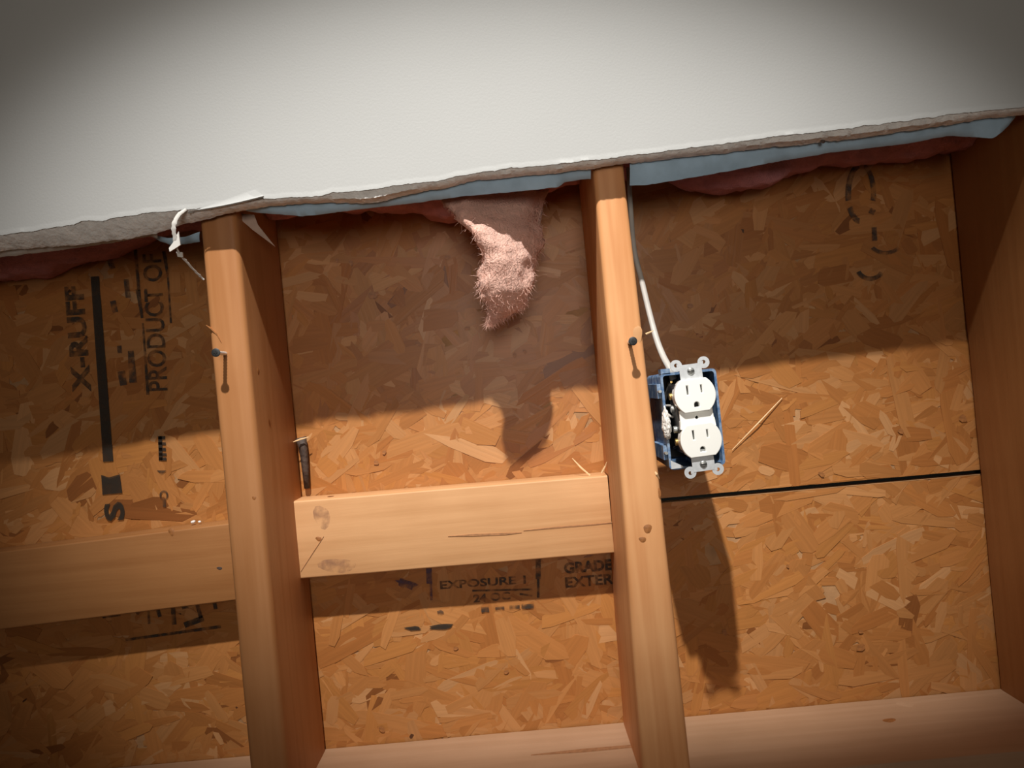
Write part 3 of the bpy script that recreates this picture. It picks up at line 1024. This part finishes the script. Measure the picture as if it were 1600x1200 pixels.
for py, xl, xr, yl, yr, th in rows:
    a, b = P(xl, py, yl), P(xr, py, yr)
    mid, half = (a + b) / 2, (b - a) / 2
    nrm = Vector((half.y, -half.x, 0)).normalized()
    for k in range(NS):
        t = 2 * math.pi * k / NS
        c_, s_ = math.cos(t), math.sin(t)
        q = mid + half * (abs(c_) ** 0.85 * (1 if c_ > 0 else -1)) + nrm * (th * s_)
        d = 0.0058 * nz(q.x * 55, q.y * 55, q.z * 38) + 0.0030 * nz(q.x * 150, q.y * 150, q.z * 90) + 0.0010 * nz(q.x * 420, q.y * 420, q.z * 250)
        q += nrm * d * (1 if s_ > 0 else -1) + half.normalized() * d * c_ + Vector((0, 0, d * 0.6))
        v.append(q)
for i in range(NR - 1):
    for k in range(NS):
        a, b = i * NS + k, i * NS + (k + 1) % NS
        f.append((a, b, b + NS, a + NS))
f += [tuple(range(NS)), tuple(range((NR - 1) * NS, NR * NS))]
tuft = make('wool_tuft', v, f, M['wool_lit'], bt_mid, origin=P(790, 300, 0.04), smooth=180, label='lit fluffy tuft torn from the batt')
# loose fibres on the tuft
fv, ff = [], []
for i in range(2200):
    r = rng.integers(3, NR - 1)
    k = rng.integers(0, NS)
    p = Vector(v[r * NS + k])
    d = Vector((rng.normal(0, .5), rng.normal(-0.25, .5), rng.normal(-0.45, .6))).normalized()
    d2 = (d + Vector((rng.normal(0, .5), rng.normal(0, .4), rng.normal(-.2, .4)))).normalized()
    ln = rng.uniform(0.003, 0.011)
    q = p + d * ln * 0.5
    e = q + d2 * ln * 0.5
    sd = d.cross(Vector((0, 1, 0.2))).normalized() * 0.00016
    o = len(fv)
    p = p - d * 0.002
    fv += [p - sd, p + sd, q - sd, q + sd, e]
    ff += [(o, o + 1, o + 3, o + 2), (o + 2, o + 3, o + 4)]
me = bpy.data.meshes.new('wool_fibres')
og = P(790, 400, 0.03)
me.from_pydata([tuple(q - og) for q in fv], [], ff)
link('wool_fibres', me, M['wool_lit'], tuft, og, kind='stuff')


# ------------------------------------------------------------------ screws
def screw(head_px, head_y, base_y, label):
    h = P(*head_px, head_y)
    e = empty('drywall_screw', (h.x, base_y, h.z), label, 'screw', 'screws left in the studs')
    v, f = [], []
    prof = [(0.0006, -0.0002), (0.0030, -0.0004), (0.0042, 0.0002), (0.0041, 0.0010), (0.0028, 0.0026), (0.0017, 0.0042)]
    n = 18
    for r, dy in prof:
        for k in range(n):
            t = 2 * math.pi * k / n
            v.append((h.x + r * math.cos(t), head_y + dy, h.z + r * math.sin(t)))
    for i in range(len(prof) - 1):
        for k in range(n):
            a, b = i * n + k, i * n + (k + 1) % n
            f.append((a, b, b + n, a + n))
    f += [tuple(range(n)), tuple(range((len(prof) - 1) * n, len(prof) * n))]
    hd = make('head', v, f, M['black_screw'], e, origin=h, smooth=40)
    cv, cf = join([prism([(h.x - 0.0018, h.z - 0.0005), (h.x + 0.0018, h.z - 0.0005), (h.x + 0.0018, h.z + 0.0005), (h.x - 0.0018, h.z + 0.0005)], head_y - 0.0008, head_y - 0.0003),
                   prism([(h.x - 0.0005, h.z - 0.0018), (h.x + 0.0005, h.z - 0.0018), (h.x + 0.0005, h.z + 0.0018), (h.x - 0.0005, h.z + 0.0018)], head_y - 0.0009, head_y - 0.0003)])
    make('cross_recess', cv, cf, M['slot_dark'], hd, origin=h)
    # threaded shank
    pts, rad = [], []
    m = 64
    for i in range(m):
        t = i / (m - 1)
        pts.append((h.x, head_y + 0.003 + (base_y + 0.012 - head_y - 0.003) * t, h.z))
        rad.append(0.0014 + (0.0006 if i % 4 < 2 else 0.0))
    v, f = tube(pts, rad, 10, 1.0, Vector((0, 0, 1)))
    make('shank', v, f, M['bright_shank'], e, origin=(h.x, base_y, h.z), smooth=60)
    return e


screw((337, 551), -0.024, 0.0, 'black screw sticking out of the left stud')
screw((989, 533), -0.022, 0.0, 'black screw sticking out of the stud above the outlet box')
# torn wood around the second screw, part of the stud
lens(s2, P(996, 522, 0.0), 0.0055, 0.0080, M['block'], 'torn_fibres', h=0.0001)


# ------------------------------------------------------------------ outlet box
BX = P(1082.5, 655, -0.015)
BROT = math.radians(0.8)


def place(pts, ctr, rot):
    c_, s_ = math.cos(rot), math.sin(rot)
    # turned counter-clockwise as seen from the room for rot > 0
    return [Vector((ctr.x + x * c_ - z * s_, ctr.y + y, ctr.z + x * s_ + z * c_)) for x, y, z in pts]


box = empty('outlet_box', BX, 'open blue plastic electrical box fixed beside the second stud', 'outlet box')
W, H, D, T = 0.0272, 0.0470, 0.078, 0.0024


def boxpart(name, v, f, mat, smooth=None, label=None, parent=None):
    vv = place(v, BX, BROT)
    return make(name, vv, f, mat, parent or box, origin=sum(vv, Vector()) / len(vv), smooth=smooth, label=label)


outer = rounded_rect(W, H, 0.004)
inner = rounded_rect(W - T, H - T, 0.0025)
n = len(outer)
v = [(x, 0, z) for x, z in outer] + [(x, 0, z) for x, z in inner] + [(x * 0.96, D, z * 0.97) for x, z in outer] + [(x * 0.96, D - T, z * 0.97) for x, z in inner]
f = []
for k in range(n):
    j = (k + 1) % n
    f += [(k, j, n + j, n + k), (k, 2 * n + k, 2 * n + j, j), (n + k, n + j, 3 * n + j, 3 * n + k)]
f += [tuple(range(2 * n, 3 * n)), tuple(range(3 * n, 4 * n))]
boxpart('shell', v, f, M['blue_plastic'], 40)


def bxy(x0, x1, y0, y1, z0, z1):
    return prism([(x0, z0), (x1, z0), (x1, z1), (x0, z1)], y0, y1)


# moulded lugs, ribs and clamps
for x0, x1, z0, z1 in ((-W + 0.001, -W + 0.010, H - 0.001, H + 0.0042), (-0.006, 0.005, H - 0.001, H + 0.0055), (0.004, 0.012, -H - 0.003, -H + 0.001)):
    v, f = bxy(x0, x1, 0.0, 0.012, z0, z1)
    boxpart('lug', v, f, M['blue_plastic'])
for z in (-0.030, 0.030):
    v, f = bxy(-W - 0.0035, -W + 0.0004, 0.004, 0.060, z - 0.007, z + 0.007)
    boxpart('nail_bracket', v, f, M['blue_plastic'])
    v, f = tube([(-W - 0.0018, -0.002, z), (-W - 0.0018, 0.03, z), (-W - 0.0018, 0.055, z)], 0.0016, 8, 1.0, Vector((0, 0, 1)))
    boxpart('nail', v, f, M['screw_grey'], 60)
v, f = bxy(-W + T, W - T, D - T - 0.0012, D - T - 0.0002, -H + T, H - T)  # near-black sheet over the blue back, stands in for the shade inside the box
boxpart('back_shade_sheet', v, f, M['dark_plastic'])
for s_ in (-1, 1):
    v, f = tube([(0.0, 0.002, s_ * (H - 0.0058)), (0.0, 0.030, s_ * (H - 0.0058))], 0.0042, 12, 1.0, Vector((0, 0, 1)))
    boxpart('screw_post', v, f, M['blue_plastic'], 60)
# crust of plaster on the left rim
v, f = [], []
bm = bmesh.new()
bmesh.ops.create_icosphere(bm, subdivisions=4, radius=1.0)
for q in bm.verts:
    d = 1 + 0.22 * nz(q.co.x, q.co.y, q.co.z, 2.3) + 0.12 * nz(q.co.x, q.co.y, q.co.z, 7.0)
    taper = 0.75 - 0.25 * q.co.z
    q.co = Vector((q.co.x * 0.0052 * d * taper, q.co.y * 0.006 * d, q.co.z * 0.0155 * d))
bm.verts.ensure_lookup_table()
pv = [(q.co.x - W + 0.0012 , q.co.y - 0.0005, q.co.z - 0.0012) for q in bm.verts]
pf = [tuple(w.index for w in q.verts) for q in bm.faces]
bm.free()
boxpart('plaster_crust', pv, pf, M['plaster'], 180, 'lumpy white plaster crust on the rim')
# clamp corner, bottom left
me = None
v, f = bxy(-W + 0.0015, -W + 0.013, -0.0008, 0.0006, -H + 0.0012, -H + 0.0095)
v = [(x, y, z) for x, y, z in v]
boxpart('corner_tab', [(x, y, z if not (x > -W + 0.01 and z > -H + 0.005) else -H + 0.003) for x, y, z in v], f, M['zinc'])

# ------------------------------------------------------------------ duplex receptacle
RC = P(1087.5, 652, -0.034)
RROT = math.radians(2.6)
K = (DIST + -0.034) / F          # metres per pixel at the receptacle
rec = empty('duplex_receptacle', RC, 'white duplex power receptacle hanging loose in the blue box', 'receptacle')


def recpart(name, v, f, mat, smooth=None, label=None, parent=None):
    vv = place(v, RC, RROT)
    return make(name, vv, f, mat, parent or rec, origin=sum(vv, Vector()) / len(vv), smooth=smooth, label=label)


def recmesh(name, me, mat, y, parent=None, label=None, smooth=35, dx=0, dz=0):
    """mesh lying in XY becomes XZ, its top towards the room"""
    co = np.zeros(len(me.vertices) * 3, np.float32)
    me.vertices.foreach_get('co', co)
    co = co.reshape(-1, 3)
    vv = place([(a + dx, y - c, b + dz) for a, b, c in co], RC, RROT)
    fs = [tuple(p.vertices) for p in me.polygons]
    return make(name, vv, fs, mat, parent or rec, origin=sum(vv, Vector()) / len(vv), smooth=smooth, label=label)


def circle(cx, cy, r, n=20, a0=0, a1=360):
    return [(cx + r * math.cos(math.radians(a0 + (a1 - a0) * k / n)), cy + r * math.sin(math.radians(a0 + (a1 - a0) * k / n))) for k in range(n)]


# steel strap: a long plate, ears with holes at both ends
for s_ in (1, -1):
    z_in, z_out = 0.030, 0.0505
    pl = [(-0.0105, z_in), (0.0105, z_in), (0.0105, z_out - 0.003), (0.0095, z_out), (-0.0095, z_out), (-0.0105, z_out - 0.003)]
    hole = circle(0, 0.0440, 0.0022, 14)
    me = curve_mesh([[(x, y * s_) for x, y in pl], [(x, y * s_) for x, y in hole]], 0.0006)
    st = recmesh('strap', me, M['zinc'], -0.0035, label='zinc-plated mounting strap')
    for sx in (-1, 1):
        ex, ez = sx * 0.0130, 0.0505
        ear = circle(ex, ez, 0.0056, 22)
        ehole = circle(ex, ez + 0.0004, 0.0019, 12)
        me = curve_mesh([[(x, y * s_) for x, y in ear], [(x, y * s_) for x, y in ehole]], 0.0005)
        recmesh('ear', me, M['zinc'], -0.0033, st)
        # neck between ear and strap
        nk = [(sx * 0.0085, 0.0465), (sx * 0.0125, 0.0465), (sx * 0.0125, 0.0520), (sx * 0.0085, 0.0505)]
        v, f = prism([(x, z * s_) for x, z in nk], -0.0039, -0.0031)
        recpart('neck', v, f, M['zinc'], parent=st)
    # mounting screw
    v, f = [], []
    for r, dy in ((0.0005, -0.0022), (0.0026, -0.0020), (0.0035, -0.0012), (0.0036, -0.0006), (0.0018, -0.0004), (0.0018, 0.022)):
        for k in range(16):
            t = 2 * math.pi * k / 16
            v.append((r * math.cos(t), dy - 0.0035, 0.0440 * s_ + r * math.sin(t)))
    for i in range(5):
        for k in range(16):
            a, b = i * 16 + k, i * 16 + (k + 1) % 16
            f.append((a, b, b + 16, a + 16))
    f += [tuple(range(16)), tuple(range(80, 96))]
    sc_ = recpart('mounting_screw', v, f, M['screw_grey'], 40)
    v, f = bxy(-0.0030, 0.0030, -0.0059, -0.0053, 0.0440 * s_ - 0.0004, 0.0440 * s_ + 0.0004)
    recpart('screw_slot', v, f, M['slot_dark'], parent=sc_)

# body behind the strap
v, f = prism(rounded_rect(0.0170, 0.0330, 0.003), 0.0012, 0.0250)
body = recpart('body', v, f, M['dark_plastic'], 40)
for s_ in (1, -1):
    for z in (0.010, 0.022):
        v, f = tube([(-0.0168, 0.012, z * s_), (-0.0200, 0.012, z * s_)], 0.0034, 12, 1.0, Vector((0, 0, 1)))
        recpart('terminal_screw', v, f, M['screw_grey'] if z < 0.02 else M['brass'], 40)


def face_outline(r, hcut, n=16):
    a = math.degrees(math.asin(hcut / r))
    pts = []
    for k in range(n + 1):
        t = math.radians(-a + 2 * a * k / n)
        pts.append((r * math.cos(t), r * math.sin(t)))
    for k in range(n + 1):
        t = math.radians(180 - a + 2 * a * k / n)
        pts.append((r * math.cos(t), r * math.sin(t)))
    return pts


def rect(x0, x1, y0, y1):
    return [(x0, y0), (x1, y0), (x1, y1), (x0, y1)]


for i, dz in enumerate((0.0210, -0.0212)):
    out = face_outline(0.0187, 0.0148)
    gx = 0.0003
    ground = [(gx - 0.0024, -0.0112), (gx + 0.0024, -0.0112)] + [(gx + 0.0024 * math.cos(math.radians(q)), -0.0090 + 0.0026 * math.sin(math.radians(q))) for q in range(0, 181, 20)]
    ground = [(gx + (x - gx) * 1.30, -0.0095 + (y + 0.0095) * 1.30) for x, y in ground]
    slots = [rect(-0.0081, -0.0051, 0.0004, 0.0105), rect(0.0051, 0.0079, 0.0010, 0.0098), ground]
    me = curve_mesh([out] + slots, 0.0024, 0.0007)
    fc = recmesh('outlet_face', me, M['white_plastic'], -0.0042, dx=0.0004, dz=dz)
    # dark floor of the slots
    v, f = prism([(x * 0.86 + 0.0004, z * 0.86 + dz) for x, z in out], -0.0012, -0.0004)
    recpart('slot_floor', v, f, M['slot_dark'], parent=fc)
    # dished side wall below the face
    v, f = prism([(x * 1.02 + 0.0004, z * 1.02 + dz) for x, z in out], -0.0003, 0.0060)
    recpart('face_skirt', v, f, M['white_plastic'], 40, parent=fc)
me = curve_mesh([[(-0.0158, -0.0078), (0.0158, -0.0078), (0.0152, 0.0078), (-0.0152, 0.0078)], circle(0, 0, 0.0019, 14)], 0.0012, 0.0004)
bridge = recmesh('bridge', me, M['white_plastic'], -0.0016)
v, f = prism(circle(0, 0, 0.0030, 14), 0.0000, 0.0008)
recpart('screw_hole', v, f, M['slot_dark'], parent=bridge)
for sx in (-1, 1):
    v, f = prism([(sx * 0.0120, -0.0095), (sx * 0.0168, -0.0095), (sx * 0.0162, -0.0020), (sx * 0.0150, -0.0005)], -0.0042, 0.001)
    recpart('shoulder', v, f, M['white_plastic'], parent=bridge)

# ------------------------------------------------------------------ cable and its wires
cab = empty('electrical_cable', P(1046, 575, 0.01), 'white sheathed cable running down the stud into the blue box', 'cable')
pts = spline([P(982, 262, 0.075), P(985, 320, 0.072), P(991, 390, 0.066), P(1003, 440, 0.060), P(1015, 490, 0.050), P(1026, 530, 0.038), P(1036, 556, 0.026), P(1047, 577, 0.014), P(1052, 592, 0.016)], 70)
v, f = tube(pts, [0.0026 + 0.0010 * i / 69 for i in range(70)], 12, 0.75)
make('sheath', v, f, M['cable'], cab, origin=P(1020, 500, 0.04), smooth=60)
w0 = P(1050, 590, 0.016)
for name, path, mat, r in (
        ('white_wire', [P(1050, 588, 0.016), P(1044, 612, 0.018), P(1036, 634, 0.010), P(1041, 645, -0.004), P(1049, 651, -0.010), P(1057, 651, -0.016)], M['cable'], 0.0013),
        ('bare_wire', [P(1051, 590, 0.018), P(1040, 615, 0.02), P(1037, 632, 0.006), P(1046, 634, -0.006), P(1058, 634, -0.018)], M['cable'], 0.0012),
        ('black_wire', [P(1049, 590, 0.02), P(1046, 640, 0.03), P(1044, 690, 0.02), P(1050, 700, 0.0), P(1060, 696, -0.014)], M['dark_plastic'], 0.0013),
        ('copper_end', [P(1044, 600, 0.03), P(1047, 598, 0.02), P(1049, 597, 0.01)], M['brass'], 0.0013)):
    q = spline(path, 26)
    v, f = tube(q, r, 8)
    make(name, v, f, mat, cab, origin=q[0], smooth=60)
